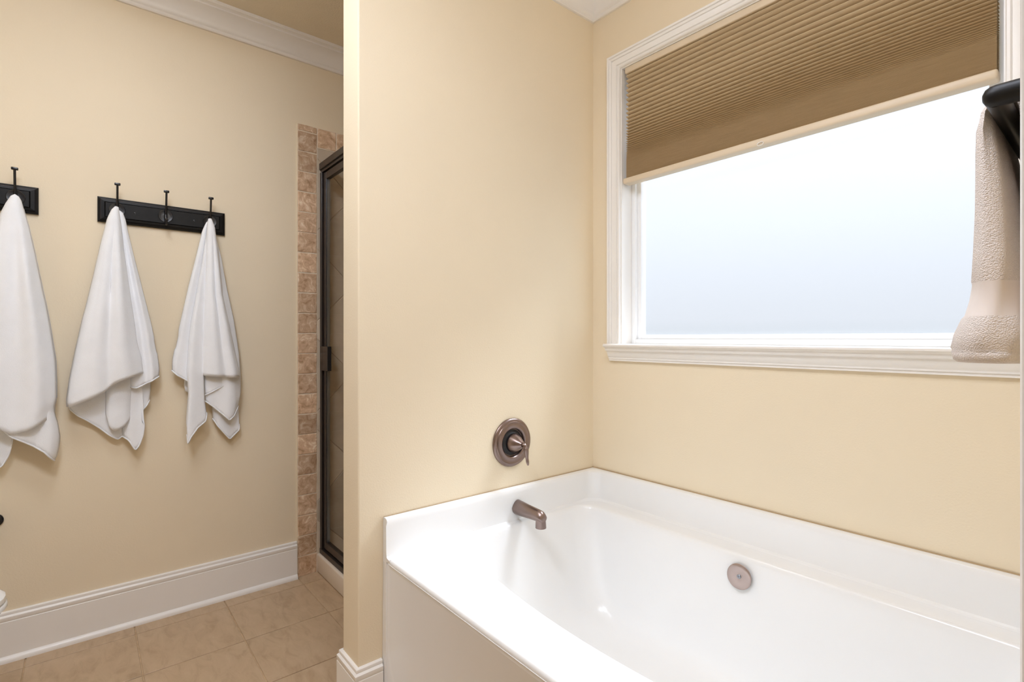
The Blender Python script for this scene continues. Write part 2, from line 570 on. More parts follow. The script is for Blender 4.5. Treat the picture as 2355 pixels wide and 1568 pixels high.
def clip(poly, axis, lim, keep_greater):
    out = []
    for a, b in zip(poly, poly[1:] + poly[:1]):
        ia = (a[axis] >= lim) == keep_greater; ib = (b[axis] >= lim) == keep_greater
        if ia: out.append(a)
        if ia != ib:
            t = (lim - a[axis]) / (b[axis] - a[axis])
            out.append((a[0] + (b[0] - a[0]) * t, a[1] + (b[1] - a[1]) * t))
    return out

# adhesive bed behind the tiles
bm = bmesh.new()
box(bm, XT, XT + 0.0068, -0.922, -0.8225, 0.0, 2.295)
box(bm, XT, XT + 0.0068, -0.8225, -0.005, 2.192, 2.295)
from_bm('tile_bed', bm, M_grout3, wl)
bm = bmesh.new()
box(bm, XT, XT + 0.0055, -0.8225, -0.005, 0.0, 2.192)
from_bm('tile_bed', bm, M_grout2, wl)

def rough_tile(y0, y1, z0, z1, g=0.0028):
    j = lambda: random.uniform(-0.0013, 0.0013)
    m = 3
    pts = []
    c = [(y0 + g, z0 + g), (y1 - g, z0 + g), (y1 - g, z1 - g), (y0 + g, z1 - g)]
    for a, b in zip(c, c[1:] + c[:1]):
        for q in range(m):
            t = q / m
            pts.append((a[0] + (b[0] - a[0]) * t + j(), a[1] + (b[1] - a[1]) * t + j()))
    bm = bmesh.new()
    slab(bm, pts, XT + 0.002, XT + 0.0092 + random.uniform(-0.0007, 0.0007), 0.0014)
    return from_bm('border_tile', bm, M_trav, wl)
TP = 0.1028
for i in range(22):
    rough_tile(-0.922, -0.8235, i * TP, (i + 1) * TP)
rough_tile(-0.922, -0.8235, 22 * TP, 2.296)
for i in range(8):
    rough_tile(-0.8235 + i * 0.1, min(-0.8235 + (i + 1) * 0.1, -0.006), 2.193, 2.296)
# diagonal field tiles
h = 0.2335
for i in range(-2, 14):
    for j in range(-2, 26):
        if (i + j) % 2: continue
        cy = -0.87 + i * h; cz = 1.719 - 8 * h + j * h - h
        g = 0.003
        poly = [(cy - h + g, cz), (cy, cz - h + g), (cy + h - g, cz), (cy, cz + h - g)]
        for ax, lim, kg in ((0, -0.8215, True), (0, -0.012, False), (1, 0.05, True), (1, 2.190, False)):
            if len(poly) >= 3: poly = clip(poly, ax, lim, kg)
        if len(poly) < 3: continue
        area = abs(sum(a[0] * b[1] - b[0] * a[1] for a, b in zip(poly, poly[1:] + poly[:1]))) / 2
        if area < 4e-4: continue
        bm = bmesh.new(); slab(bm, poly, XT + 0.002, XT + 0.009)
        from_bm('field_tile', bm, M_shtile, wl)
# back wall of the shower
bm = bmesh.new()
box(bm, XT + 0.009, XP0, -0.004, 0.0, 0.05, 2.295)
from_bm('tile_bed', bm, M_grout2, wb)
for i in range(-1, 7):
    for j in range(-1, 12):
        if (i + j) % 2: continue
        cx_ = -0.9 + i * h; cz = 0.05 + j * h
        g = 0.003
        poly = [(cx_ - h + g, cz), (cx_, cz - h + g), (cx_ + h - g, cz), (cx_, cz + h - g)]
        for ax, lim, kg in ((0, XT + 0.012, True), (0, XP0 - 0.003, False), (1, 0.055, True), (1, 2.290, False)):
            if len(poly) >= 3: poly = clip(poly, ax, lim, kg)
        if len(poly) < 3: continue
        area = abs(sum(a[0] * b[1] - b[0] * a[1] for a, b in zip(poly, poly[1:] + poly[:1]))) / 2
        if area < 4e-4: continue
        bm = bmesh.new()
        n = len(poly)
        grid(bm, [[(p[0], -0.002, p[1]) for p in poly], [(p[0], -0.009, p[1]) for p in poly]], closed_u=True, cap0=True, cap1=True)
        from_bm('field_tile', bm, M_shtile, wb)

# ------------------------------------------------------------------ shower base and door
sb = empty('shower_base', (-0.64, -0.45, 0.0), 'cream shower base with a raised curb below the black framed door', 'shower base')
bm = bmesh.new(); box(bm, XT + 0.001, XP0 - 0.001, -0.824, -0.725, 0.0, 0.098, bev=0.010, seg=3)
from_bm('curb', bm, M_curb, sb, smooth=40)
bm = bmesh.new(); box(bm, XT + 0.010, XP0 - 0.001, -0.735, -0.010, 0.0, 0.045, bev=0.006)
pan = from_bm('pan', bm, M_curb, sb, smooth=40)
bm = bmesh.new(); lathe(bm, (-0.64, -0.40, 0.044), (0, 0, 1), [(0.05, 0), (0.05, 0.003), (0.046, 0.004)], 24)
from_bm('drain', bm, M_frame, pan, smooth=40)

sd = empty('shower_door', (-0.64, -0.795, 0.098), 'black framed clear glass shower door set against the tiled wall', 'shower door')
YD0, YD1 = -0.815, -0.775
x0, x1 = XT + 0.0105, XP0 - 0.001
boxo('header', (x0, x1, YD0, YD1, 2.079, 2.112), M_frame, sd, bev=0.002)
boxo('header_lip', (x0, x1, YD0 + 0.008, YD1, 2.064, 2.079), M_frame, sd, bev=0.001)
boxo('jamb', (x0, x0 + 0.026, YD0 + 0.004, YD1, 0.118, 2.064), M_frame, sd, bev=0.002)
boxo('jamb', (x1 - 0.026, x1, YD0 + 0.004, YD1, 0.118, 2.064), M_frame, sd, bev=0.002)
boxo('sill_track', (x0, x1, YD0 + 0.002, YD1, 0.098, 0.124), M_frame, sd, bev=0.002)
dl = boxo('door_frame', (x0 + 0.034, x0 + 0.066, YD0 + 0.012, YD1 - 0.006, 0.132, 2.056), M_frame, sd, bev=0.002)
boxo('door_frame', (x1 - 0.066, x1 - 0.034, YD0 + 0.012, YD1 - 0.006, 0.132, 2.056), M_frame, sd, bev=0.002)
boxo('door_frame', (x0 + 0.066, x1 - 0.066, YD0 + 0.012, YD1 - 0.006, 2.020, 2.056), M_frame, sd, bev=0.002)
boxo('door_frame', (x0 + 0.066, x1 - 0.066, YD0 + 0.012, YD1 - 0.006, 0.132, 0.168), M_frame, sd, bev=0.002)
boxo('magnet_strip', (x0 + 0.026, x0 + 0.034, YD0 + 0.020, YD1, 0.124, 2.064), M_dark, sd)
boxo('gasket', (x0 + 0.066, x0 + 0.072, YD0 + 0.016, YD1 - 0.010, 0.168, 2.020), M_steel, sd)
boxo('glass_panel', (x0 + 0.066, x1 - 0.066, YD0 + 0.020, YD0 + 0.026, 0.168, 2.020), M_glass, sd)
hd = boxo('pull_handle', (x0 + 0.072, x0 + 0.142, YD0 - 0.008, YD0 + 0.012, 1.045, 1.167), M_iron, sd, bev=0.002)
boxo('handle_plate', (x0 + 0.028, x0 + 0.062, YD0 - 0.004, YD0 + 0.012, 1.045, 1.167), M_iron, hd, bev=0.002)

# ------------------------------------------------------------------ window
wn = empty('window_1', (0.7475, 0.0, 1.185), kind='structure')
CAS = [(0, 0), (0, 0.010), (0.003, 0.0135), (0.009, 0.0135), (0.0115, 0.010), (0.0135, 0.0155), (0.026, 0.0165), (0.0335, 0.0185), (0.0345, 0.0150), (0.0365, 0.0210), (0.044, 0.0235), (0.0455, 0.0200), (0.0475, 0.0265), (0.054, 0.0275), (0.057, 0.024), (0.058, 0.0)]
ZS = 1.185
def casing(fn0, fn1):
    bm = bmesh.new()
    grid(bm, [[fn0(d, hh) for d, hh in CAS], [fn1(d, hh) for d, hh in CAS]], closed_u=True, cap0=True, cap1=True)
    return from_bm('casing', bm, M_trim, wn, smooth=25)
casing(lambda d, hh: (OX0 - d, -hh, ZS), lambda d, hh: (OX0 - d, -hh, OZ1 + d))
casing(lambda d, hh: (OX0 - d, -hh, OZ1 + d), lambda d, hh: (OX1 + d, -hh, OZ1 + d))
casing(lambda d, hh: (OX1 + d, -hh, OZ1 + d), lambda d, hh: (OX1 + d, -hh, ZS))
SILL = [(-0.09, ZS), (0.050, ZS), (0.055, ZS - 0.003), (0.055, ZS - 0.009), (0.050, ZS - 0.014), (0.042, ZS - 0.017), (0.040, ZS - 0.026), (0.038, ZS - 0.029),
        (0.030, ZS - 0.031), (0.027, ZS - 0.040), (0.022, ZS - 0.052), (0.017, ZS - 0.058), (0.017, ZS - 0.063), (0.013, ZS - 0.064), (0.013, ZS - 0.072), (-0.0, ZS - 0.072), (0, ZS - 0.024), (-0.09, ZS - 0.024)]
bm = bmesh.new()
rows = []
for x, sgn in ((0.102, 1), (OX1 + 0.055, -1)):
    rows.append([(x if o > 0 else max(min(x, OX1 - 0.0005), OX0 + 0.0005), -o, z) for o, z in SILL])
grid(bm, rows, closed_u=True, cap0=True, cap1=True)
from_bm('sill', bm, M_trim, wn, smooth=30)
# jambs of the opening
boxo('jamb', (OX0 - 0.001, OX0 + 0.004, 0.0005, 0.128, ZS, OZ1), M_trim, wn)
boxo('jamb', (OX1 - 0.004, OX1 + 0.001, 0.0005, 0.128, ZS, OZ1), M_trim, wn)
boxo('jamb', (OX0 + 0.004, OX1 - 0.004, 0.0005, 0.128, OZ1 - 0.004, OZ1 + 0.001), M_trim, wn)
# vinyl frame and sash
def ring(name, x0, x1, z0, z1, t, y0, y1, mat, parent, bev=0.002):
    bm = bmesh.new()
    box(bm, x0, x0 + t, y0, y1, z0, z1, bev)
    box(bm, x1 - t, x1, y0, y1, z0, z1, bev)
    box(bm, x0 + t, x1 - t, y0, y1, z0, z0 + t, bev)
    box(bm, x0 + t, x1 - t, y0, y1, z1 - t, z1, bev)
    return from_bm(name, bm, mat, parent, smooth=40)
ring('frame', OX0 + 0.004, OX1 - 0.004, ZS, OZ1 - 0.004, 0.020, 0.066, 0.125, M_vinyl, wn)
ring('sash', OX0 + 0.024, OX1 - 0.024, ZS + 0.020, OZ1 - 0.024, 0.018, 0.082, 0.118, M_vinyl, wn)
boxo('glass_pane', (OX0 + 0.0415, OX1 - 0.0415, 0.097, 0.102, ZS + 0.0375, OZ1 - 0.0415), M_frost, wn)

# ------------------------------------------------------------------ cellular shade
sh = empty('cellular_shade', (0.7475, 0.024, 1.859), 'tan pleated cellular shade drawn halfway down over the frosted window', 'window shade')
SX0, SX1 = 0.176, 1.323
boxo('head_rail', (SX0 - 0.004, SX1 + 0.003, 0.003, 0.046, 2.322, 2.3475), M_rail, sh, bev=0.004, seg=3, smooth=40)
zs = []
z = 2.322
while z > 1.962:
    f = (z - 1.962) / (2.322 - 1.962)
    p = 0.0030 + 0.0166 * min(1, f * 1.5) ** 0.85
    zs.append((z, p)); z -= p
nst = int(round((z - 1.8835) / 0.0028))
p = (z - 1.8835) / nst
for i in range(nst):
    zs.append((z, p)); z -= p
def zig(yin, yout):
    """rounded pleats; the ones stacked at the bottom are pressed together"""
    rows = []
    sg = 1 if yout > yin else -1
    for (zz, p) in zs:
        dep = (0.0050 + 0.0160 * min(1, max(0, (p - 0.0029) / 0.005))) * (sg if sg < 0 else 0.6)
        for fr, o in ((0.0, 0.0), (0.08, 0.40), (0.24, 0.80), (0.46, 1.0), (0.66, 0.80), (0.86, 0.30)):
            y = yout - dep * (1 - o)
            ins = 0.0022 * (1 - o)
            rows.append([(SX0 + ins, y, zz - fr * p), (SX1 - ins, y, zz - fr * p)])
    rows.append([(SX0, yin, 1.8835), (SX1, yin, 1.8835)])
    return rows
bm = bmesh.new()
grid(bm, zig(0.021, 0.007)); grid(bm, zig(0.033, 0.0455))
fb = from_bm('pleated_fabric', bm, M_fabric, sh, smooth=50)
brl = boxo('bottom_rail', (0.163, SX1 + 0.002, 0.002, 0.046, 1.859, 1.8835), M_rail, sh, bev=0.006, seg=3, smooth=40)
bm = bmesh.new()
pts = [(0.741 + 0.010 * math.cos(a), -0.0005 - 0.002 * (1 - math.sin(a)), 1.862 + 0.0065 * math.sin(a)) for a in [2 * PI * i / 20 for i in range(20)]]
rows = []
for i in range(20):
    c = Vector(pts[i]); t = (Vector(pts[(i + 1) % 20]) - Vector(pts[i - 1])).normalized()
    a = Vector((0, 1, 0)); b = t.cross(a)
    rows.append([c + a * 0.0016 * math.cos(q) + b * 0.0016 * math.sin(q) for q in [2 * PI * s / 8 for s in range(8)]])
grid(bm, rows, closed_u=True, closed_v=True)
from_bm('pull_tab', bm, M_ring, brl, smooth=60)

# ------------------------------------------------------------------ bathtub
tb = empty('bathtub', (0.75, -0.5, 0.0), 'white glossy alcove bathtub with a raised back lip below the window', 'bathtub')
ZR = 0.512
def rloop(x0, x1, yb, yf, rb, rf, bow, z, n=10, m=26):
    """closed loop: back edge left to right, right side, front right to left (bowed), left side"""
    P = []
    for i in range(m): P.append([x0 + rb + (x1 - x0 - 2 * rb) * i / m, yb])
    for i in range(n): a = PI / 2 - PI / 2 * i / n; P.append([x1 - rb + rb * math.cos(a), yb - rb + rb * math.sin(a)])
    for i in range(m): P.append([x1, yb - rb + (yf + rf - yb + rb) * i / m])
    for i in range(n): a = -PI / 2 * i / n; P.append([x1 - rf + rf * math.cos(a), yf + rf + rf * math.sin(a)])
    for i in range(2 * m): P.append([x1 - rf + (x0 - x1 + 2 * rf) * i / (2 * m), yf])
    for i in range(n): a = -PI / 2 - PI / 2 * i / n; P.append([x0 + rf + rf * math.cos(a), yf + rf + rf * math.sin(a)])
    for i in range(m): P.append([x0, yf + rf + (yb - rb - yf - rf) * i / m])
    for i in range(n): a = PI - PI / 2 * i / n; P.append([x0 + rb + rb * math.cos(a), yb - rb + rb * math.sin(a)])
    xm = (x0 + x1) / 2; hw = (x1 - x0) / 2
    for q in P:
        if q[1] < yf + rf + 0.02:
            s = (q[0] - xm) / hw
            wgt = min(1, max(0, (yf + rf + 0.02 - q[1]) / (rf + 0.02)))
            q[1] -= bow * (1 - s * s) * wgt
    N = len(P)
    for _ in range(14):
        Q = [q[:] for q in P]
        for i in range(N):
            if Q[i][1] < yf + rf + 0.10:
                P[i] = [(Q[i - 1][c] + 2 * Q[i][c] + Q[(i + 1) % N][c]) / 4 for c in range(2)]
    return [(q[0], q[1], z) for q in P]
def rect_loop(x0, x1, yb, yf, z, n=10, m=26):
    P = []
    for i in range(m): P.append((x0 + (x1 - x0) * i / m, yb, z))
    P += [(x1, yb, z)] * 0
    for i in range(n): P.append((x1, yb - 0.0004 * i, z))
    for i in range(m): P.append((x1, yb - 0.0004 * n + (yf - yb + 0.0004 * n) * i / m, z))
    for i in range(n): P.append((x1 - 0.0004 * i, yf, z))
    for i in range(2 * m): P.append((x1 - 0.0004 * n + (x0 - x1 + 0.0004 * n) * i / (2 * m), yf, z))
    for i in range(n): P.append((x0, yf + 0.0004 * i, z))
    for i in range(m): P.append((x0, yf + 0.0004 * n + (yb - yf - 0.0004 * n) * i / m, z))
    for i in range(n): P.append((x0 + 0.0004 * i * 0, yb - 0.0004 * (n - i) * 0.5 * 0 - 0.0, z) if False else (x0 + 1e-5 * i, yb, z))
    return P
bm = bmesh.new()
A0, A1 = 0.030, XR - 0.030
loops = [
    rect_loop(0.004, XR - 0.004, -0.030, -1.0090, 0.480),
    rect_loop(0.004, XR - 0.004, -0.030, -1.0110, 0.4975),
    rect_loop(0.004, XR - 0.004, -0.030, -1.0120, ZR - 0.009),
    rect_loop(0.010, XR - 0.010, -0.030, -1.0095, ZR - 0.003),
    rect_loop(0.016, XR - 0.016, -0.030, -1.0030, ZR),
    rect_loop(0.024, XR - 0.024, -0.032, -0.9900, ZR),
    rloop(0.050, 1.457, -0.108, -0.762, 0.085, 0.06, 0.106, ZR),
    rloop(0.054, 1.453, -0.112, -0.758, 0.083, 0.06, 0.106, ZR - 0.0015),
    rloop(0.059, 1.448, -0.117, -0.752, 0.081, 0.06, 0.105, ZR - 0.007),
    rloop(0.063, 1.444, -0.121, -0.747, 0.080, 0.06, 0.104, ZR - 0.018),
    rloop(0.080, 1.420, -0.130, -0.738, 0.080, 0.06, 0.095, 0.42),
    rloop(0.105, 1.370, -0.140, -0.728, 0.080, 0.06, 0.080, 0.33),
    rloop(0.135, 1.310, -0.150, -0.716, 0.080, 0.06, 0.065, 0.24),
    rloop(0.160, 1.265, -0.158, -0.706, 0.085, 0.06, 0.055, 0.18),
    rloop(0.180, 1.235, -0.170, -0.696, 0.090, 0.07, 0.050, 0.145),
    rloop(0.205, 1.205, -0.190, -0.676, 0.100, 0.08, 0.045, 0.118),
    rloop(0.240, 1.170, -0.222, -0.645, 0.100, 0.09, 0.040, 0.104),
    rloop(0.300, 1.110, -0.280, -0.590, 0.100, 0.10, 0.030, 0.098),
]
R = grid(bm, loops, closed_u=True)
cen = bm.verts.new((0.705, -0.435, 0.094))
last = R[-1]
for i in range(len(last)):
    bm.faces.new((last[i], last[(i + 1) % len(last)], cen))
bmesh.ops.remove_doubles(bm, verts=bm.verts[:], dist=1e-6)
from_bm('basin', bm, M_tub, tb, smooth=60)

# raised lip against three walls
LIP = [(0.0015, 0.01), (0.0015, 0.634), (0.018, 0.635), (0.0255, 0.632), (0.0295, 0.625), (0.0305, 0.615), (0.0310, 0.560), (0.0315, 0.530), (0.0335, 0.518), (0.038, 0.5135), (0.050, 0.5122), (0.050, 0.508), (0.030, 0.500), (0.030, 0.01)]
def lip_path(d, dz, shrink):
    r = 0.002 + d * 1.55
    y0 = -1.0140 + shrink
    P = []
    for i in range(12): P.append((d, y0 + (-d - r - y0) * i / 12))
    for i in range(9): a = PI - PI / 2 * i / 8; P.append((d + r + r * math.cos(a), -d - r + r * math.sin(a)))
    for i in range(1, 24): P.append((d + r + (XR - 2 * d - 2 * r) * i / 24, -d))
    for i in range(9): a = PI / 2 - PI / 2 * i / 8; P.append((XR - d - r + r * math.cos(a), -d - r + r * math.sin(a)))
    for i in range(1, 13): P.append((XR - d, -d - r + (y0 + d + r) * i / 12))
    return P
bm = bmesh.new()
cols = [[(x, y, z) for x, y in lip_path(d, 0, 0.0 if z < 0.62 else (0.004 if d > 0.02 or True else 0))] for d, z in LIP]
stations = [[cols[k_][i] for k_ in range(len(LIP))] for i in range(len(cols[0]))]
grid(bm, stations, closed_u=True, cap0=True, cap1=True)
from_bm('raised_lip', bm, M_tub, tb, smooth=35)

bm = bmesh.new()
tube(bm, [(0.0025, -1.008, 0.6345), (0.0025, -0.0035, 0.6345)], 0.0017, n=8)
tube(bm, [(0.005, -0.0036, 0.6345), (XR - 0.005, -0.0036, 0.6345)], 0.0030, n=8)
from_bm('caulk_line', bm, M_caulk, tb, smooth=60)

# apron with a shallow recessed panel
def xz_loop(x0, x1, z0, z1, rb, rt, y, n=8):
    P = []
    for cx_, cz, r, a0 in ((x1 - rt, z1 - rt, rt, 0), (x0 + rt, z1 - rt, rt, PI / 2), (x0 + rb, z0 + rb, rb, PI), (x1 - rb, z0 + rb, rb, 1.5 * PI)):
        for i in range(n + 1):
            a = a0 + PI / 2 * i / n
            P.append((cx_ + r * math.cos(a), y, cz + r * math.sin(a)))
    return P
bm = bmesh.new()
Lp = [xz_loop(0.004, XR - 0.004, 0.0, 0.4970, 0.001, 0.001, -0.99), xz_loop(0.004, XR - 0.004, 0.0, 0.4970, 0.001, 0.001, -1.0105),
      xz_loop(0.008, XR - 0.008, 0.004, 0.4968, 0.001, 0.0010, -1.0125),
      xz_loop(0.036, XR - 0.036, 0.075, 0.4966, 0.16, 0.0010, -1.0125), xz_loop(0.042, XR - 0.042, 0.081, 0.4964, 0.157, 0.0010, -1.0110), xz_loop(0.050, XR - 0.050, 0.089, 0.4962, 0.153, 0.0010, -1.0095)]
grid(bm, Lp, closed_u=True, cap0=True, cap1=True)
from_bm('apron', bm, M_tub, tb, smooth=35)

# overflow cover on the far wall of the basin
oc = Vector((0.736, -0.126, 0.446))
ax = Vector((0, -1, 0.12)).normalized()
bm = bmesh.new()
lathe(bm, oc, ax, [(0.034, 0.0), (0.034, 0.010), (0.0385, 0.0105), (0.0395, 0.012), (0.039, 0.0145), (0.036, 0.016), (0.02, 0.0150), (0.009, 0.0140), (0.0075, 0.0136)], 40)
ov = from_bm('overflow_cover', bm, M_bronze2, tb, smooth=40)
tag(ov, 'round pale bronze overflow cover')
bm = bmesh.new()
lathe(bm, oc + ax * 0.0125, ax, [(0.0066, 0), (0.0066, 0.0022), (0.005, 0.0032), (0.0022, 0.0028), (0.0015, 0.001)], 20)
from_bm('screw', bm, M_steel, ov, smooth=40)

# ------------------------------------------------------------------ tub spout
sp = empty('tub_spout', (0.031, -0.470, 0.560), 'dark bronze tub spout reaching out over the tub rim', 'faucet')
sy, sz = -0.470, 0.562
def spout_section(x, zc, ry, rz, tilt=0.0, n=24):
    return [(x + tilt * (math.sin(2 * PI * i / n) * rz), sy + ry * math.cos(2 * PI * i / n) * (1 - 0.25 * max(0, math.sin(2 * PI * i / n))), zc + rz * math.sin(2 * PI * i / n)) for i in range(n)]
bm = bmesh.new()
S = [(0.0313, sz, 0.0265, 0.0275), (0.034, sz, 0.0275, 0.0285), (0.050, sz - 0.0005, 0.027, 0.028), (0.090, sz - 0.001, 0.0245, 0.0255), (0.130, sz - 0.001, 0.0225, 0.0232), (0.154, sz - 0.0012, 0.0215, 0.0218)]
rows = [spout_section(*s) for s in S]
rows.append(spout_section(0.168, sz - 0.002, 0.0205, 0.0200)); rows.append(spout_section(0.177, sz - 0.006, 0.0175, 0.0155)); rows.append(spout_section(0.181, sz - 0.010, 0.010, 0.009))
grid(bm, rows, closed_u=True, cap0=True, cap1=True)
from_bm('spout_body', bm, M_bronze, sp, smooth=50)
bm = bmesh.new()
nz = [(0.162, sz + 0.004), (0.1625, sz - 0.014), (0.163, sz - 0.030), (0.1632, sz - 0.043)]
rows = []
for (x, z_), r in zip(nz, (0.017, 0.0185, 0.0195, 0.020)):
    rows.append([(x + r * math.cos(2 * PI * i / 24), sy + r * math.sin(2 * PI * i / 24), z_) for i in range(24)])
rows.append([(0.1632 + 0.016 * math.cos(2 * PI * i / 24), sy + 0.016 * math.sin(2 * PI * i / 24), sz - 0.043) for i in range(24)])
rows.append([(0.1632 + 0.015 * math.cos(2 * PI * i / 24), sy + 0.015 * math.sin(2 * PI * i / 24), sz - 0.034) for i in range(24)])
grid(bm, rows, closed_u=True, cap0=True, cap1=True)
from_bm('outlet', bm, M_bronze, sp, smooth=50)

# ------------------------------------------------------------------ valve on the wall
vc = Vector((0.0, -0.474, 0.806))
vv_ = empty('mixer_valve', vc, 'round dark bronze valve plate with a lever handle on the wall above the tub', 'faucet')
bm = bmesh.new()
lathe(bm, vc + Vector((0.0005, 0, 0)), (1, 0, 0), [(0.093, 0), (0.0935, 0.004), (0.091, 0.008), (0.085, 0.010), (0.0815, 0.0105), (0.0795, 0.014), (0.072, 0.0125), (0.066, 0.0140), (0.060, 0.0165), (0.056, 0.0150), (0.0525, 0.011), (0.0515, 0.004)], 56)
from_bm('wall_plate', bm, M_bronze, vv_, smooth=40)
bm = bmesh.new()
lathe(bm, vc + Vector((0.006, 0, 0)), (1, 0, 0), [(0.0515, -0.002), (0.044, 0.000), (0.0370, 0.004), (0.0350, 0.016)], 40)
from_bm('sleeve', bm, M_dark, vv_, smooth=40)
bm = bmesh.new()
lathe(bm, vc + Vector((0.012, 0, 0)), (1, 0, 0), [(0.0345, 0), (0.0365, 0.006), (0.036, 0.010), (0.026, 0.030), (0.016, 0.046), (0.0115, 0.052), (0.0095, 0.056)], 40)
hb = from_bm('handle_cone', bm, M_bronze, vv_, smooth=35)
bm = bmesh.new()
lp = spline([(0.062, vc.y + 0.001, vc.z + 0.0), (0.074, vc.y + 0.002, vc.z + 0.002), (0.081, vc.y + 0.004, vc.z - 0.008), (0.082, vc.y + 0.006, vc.z - 0.028), (0.083, vc.y + 0.008, vc.z - 0.052), (0.087, vc.y + 0.010, vc.z - 0.076)], 26)
tube(bm, lp, [0.0085 for i in range(4)] + [0.0085 - 0.0015 * min(1, i / 6) + 0.004 * math.sin(PI * min(1, i / 17)) ** 2 * (i > 6) - (0.0045 * max(0, (i - 18) / 3) ** 2) for i in range(22)], n=14, flat=0.72, flat_dir=(0, 1, 0))
from_bm('lever', bm, M_bronze, hb, smooth=50)

# ------------------------------------------------------------------ hook rails
def build_hook(rail, cy, z0):
    """one double hook; built at (cy) on a board whose middle is at height z0"""
    x0 = XT + 0.024
    hk = None
    bm = bmesh.new()
    d = Vector((1, 0, 0))
    lathe(bm, (x0 - 0.0008, cy, z0 + 0.002), (1, 0, 0), [(0.0268, 0), (0.0275, 0.0022), (0.0255, 0.0044), (0.0215, 0.0040), (0.015, 0.0026), (0.006, 0.0040)], 36)
    stem = spline([(x0 + 0.001, cy, z0 + 0.004), (x0 + 0.013, cy, z0 + 0.016), (x0 + 0.022, cy, z0 + 0.040), (x0 + 0.027, cy, z0 + 0.070), (x0 + 0.031, cy, z0 + 0.098)], 18)
    tube(bm, stem, [0.0066 - 0.0026 * min(1, i / 8) for i in range(18)], n=12)
    low = spline([(x0 + 0.005, cy, z0 + 0.010), (x0 + 0.010, cy, z0 - 0.012), (x0 + 0.018, cy, z0 - 0.034), (x0 + 0.032, cy, z0 - 0.037), (x0 + 0.040, cy, z0 - 0.022)], 18)
    tube(bm, low, [0.0062 - 0.0015 * min(1, i / 8) for i in range(18)], n=12)
    hk = from_bm('hook', bm, M_iron, rail, smooth=50)
    bm = bmesh.new()
    box(bm, x0 + 0.025, x0 + 0.037, cy - 0.010, cy + 0.010, z0 + 0.096, z0 + 0.106, bev=0.0025)
    from_bm('cap', bm, M_iron, hk, smooth=40)
    bm = bmesh.new()
    lathe(bm, (x0 + 0.0385, cy, z0 - 0.0245), (0.45, 0, 0.9), [(0.004, -0.002), (0.0062, 0.001), (0.0068, 0.004), (0.0058, 0.007), (0.002, 0.009)], 20)
    from_bm('knob', bm, M_iron, hk, smooth=40)

ZK = 1.736
def hook_rail(cy, label):
    r = empty('hook_rail', (XT, cy, ZK - 0.051), label, 'hook rail', 'black hook rails on the tan wall')
    hl, hh = 0.230, 0.051
    def yz(a, b, x): return [(x, cy - a, ZK - b), (x, cy + a, ZK - b), (x, cy + a, ZK + b), (x, cy - a, ZK + b)]
    bm = bmesh.new()
    grid(bm, [yz(hl, hh, XT + 0.0005), yz(hl, hh, XT + 0.010), yz(hl - 0.002, hh - 0.002, XT + 0.013), yz(hl - 0.009, hh - 0.009, XT + 0.0155),
              yz(hl - 0.0105, hh - 0.0105, XT + 0.020), yz(hl - 0.022, hh - 0.019, XT + 0.0215), yz(hl - 0.0235, hh - 0.0205, XT + 0.0195), yz(hl - 0.026, hh - 0.022, XT + 0.024)],
         closed_u=True, cap0=True, cap1=True)
    bd = from_bm('board', bm, M_black, r)
    bm = bmesh.new()
    for a, b in ((hl - 0.0097, hh - 0.0097),):
        x = XT + 0.0182
        w_ = 0.0011
        box(bm, x, x + 0.0012, cy - a, cy + a, ZK + b - w_, ZK + b + w_ * 0.4)
        box(bm, x, x + 0.0012, cy - a, cy - a + w_ * 1.4, ZK - b, ZK + b)
    from_bm('rubbed_edge', bm, M_rub, bd)
    for s in (-1, 1):
        bm = bmesh.new()
        lathe(bm, (XT + 0.0235, cy + s * 0.107, ZK - 0.003), (1, 0, 0), [(0.0042, 0), (0.0042, 0.001), (0.0025, 0.0016), (0.001, 0.0010)], 16)
        from_bm('screw', bm, M_iron, bd, smooth=40)
    for o in (-0.167, 0, 0.167):
        build_hook(r, cy + o, ZK)
    return r
hook_rail(-1.4785, 'black wooden rail with three iron hooks, two white towels hanging from it')
hook_rail(-2.115, 'black wooden hook rail at the left edge, cut off by the picture frame')

# ------------------------------------------------------------------ hanging bath towels
def sstep(a, b, t):
    t = min(1, max(0, (t - a) / (b - a))); return t * t * (3 - 2 * t)

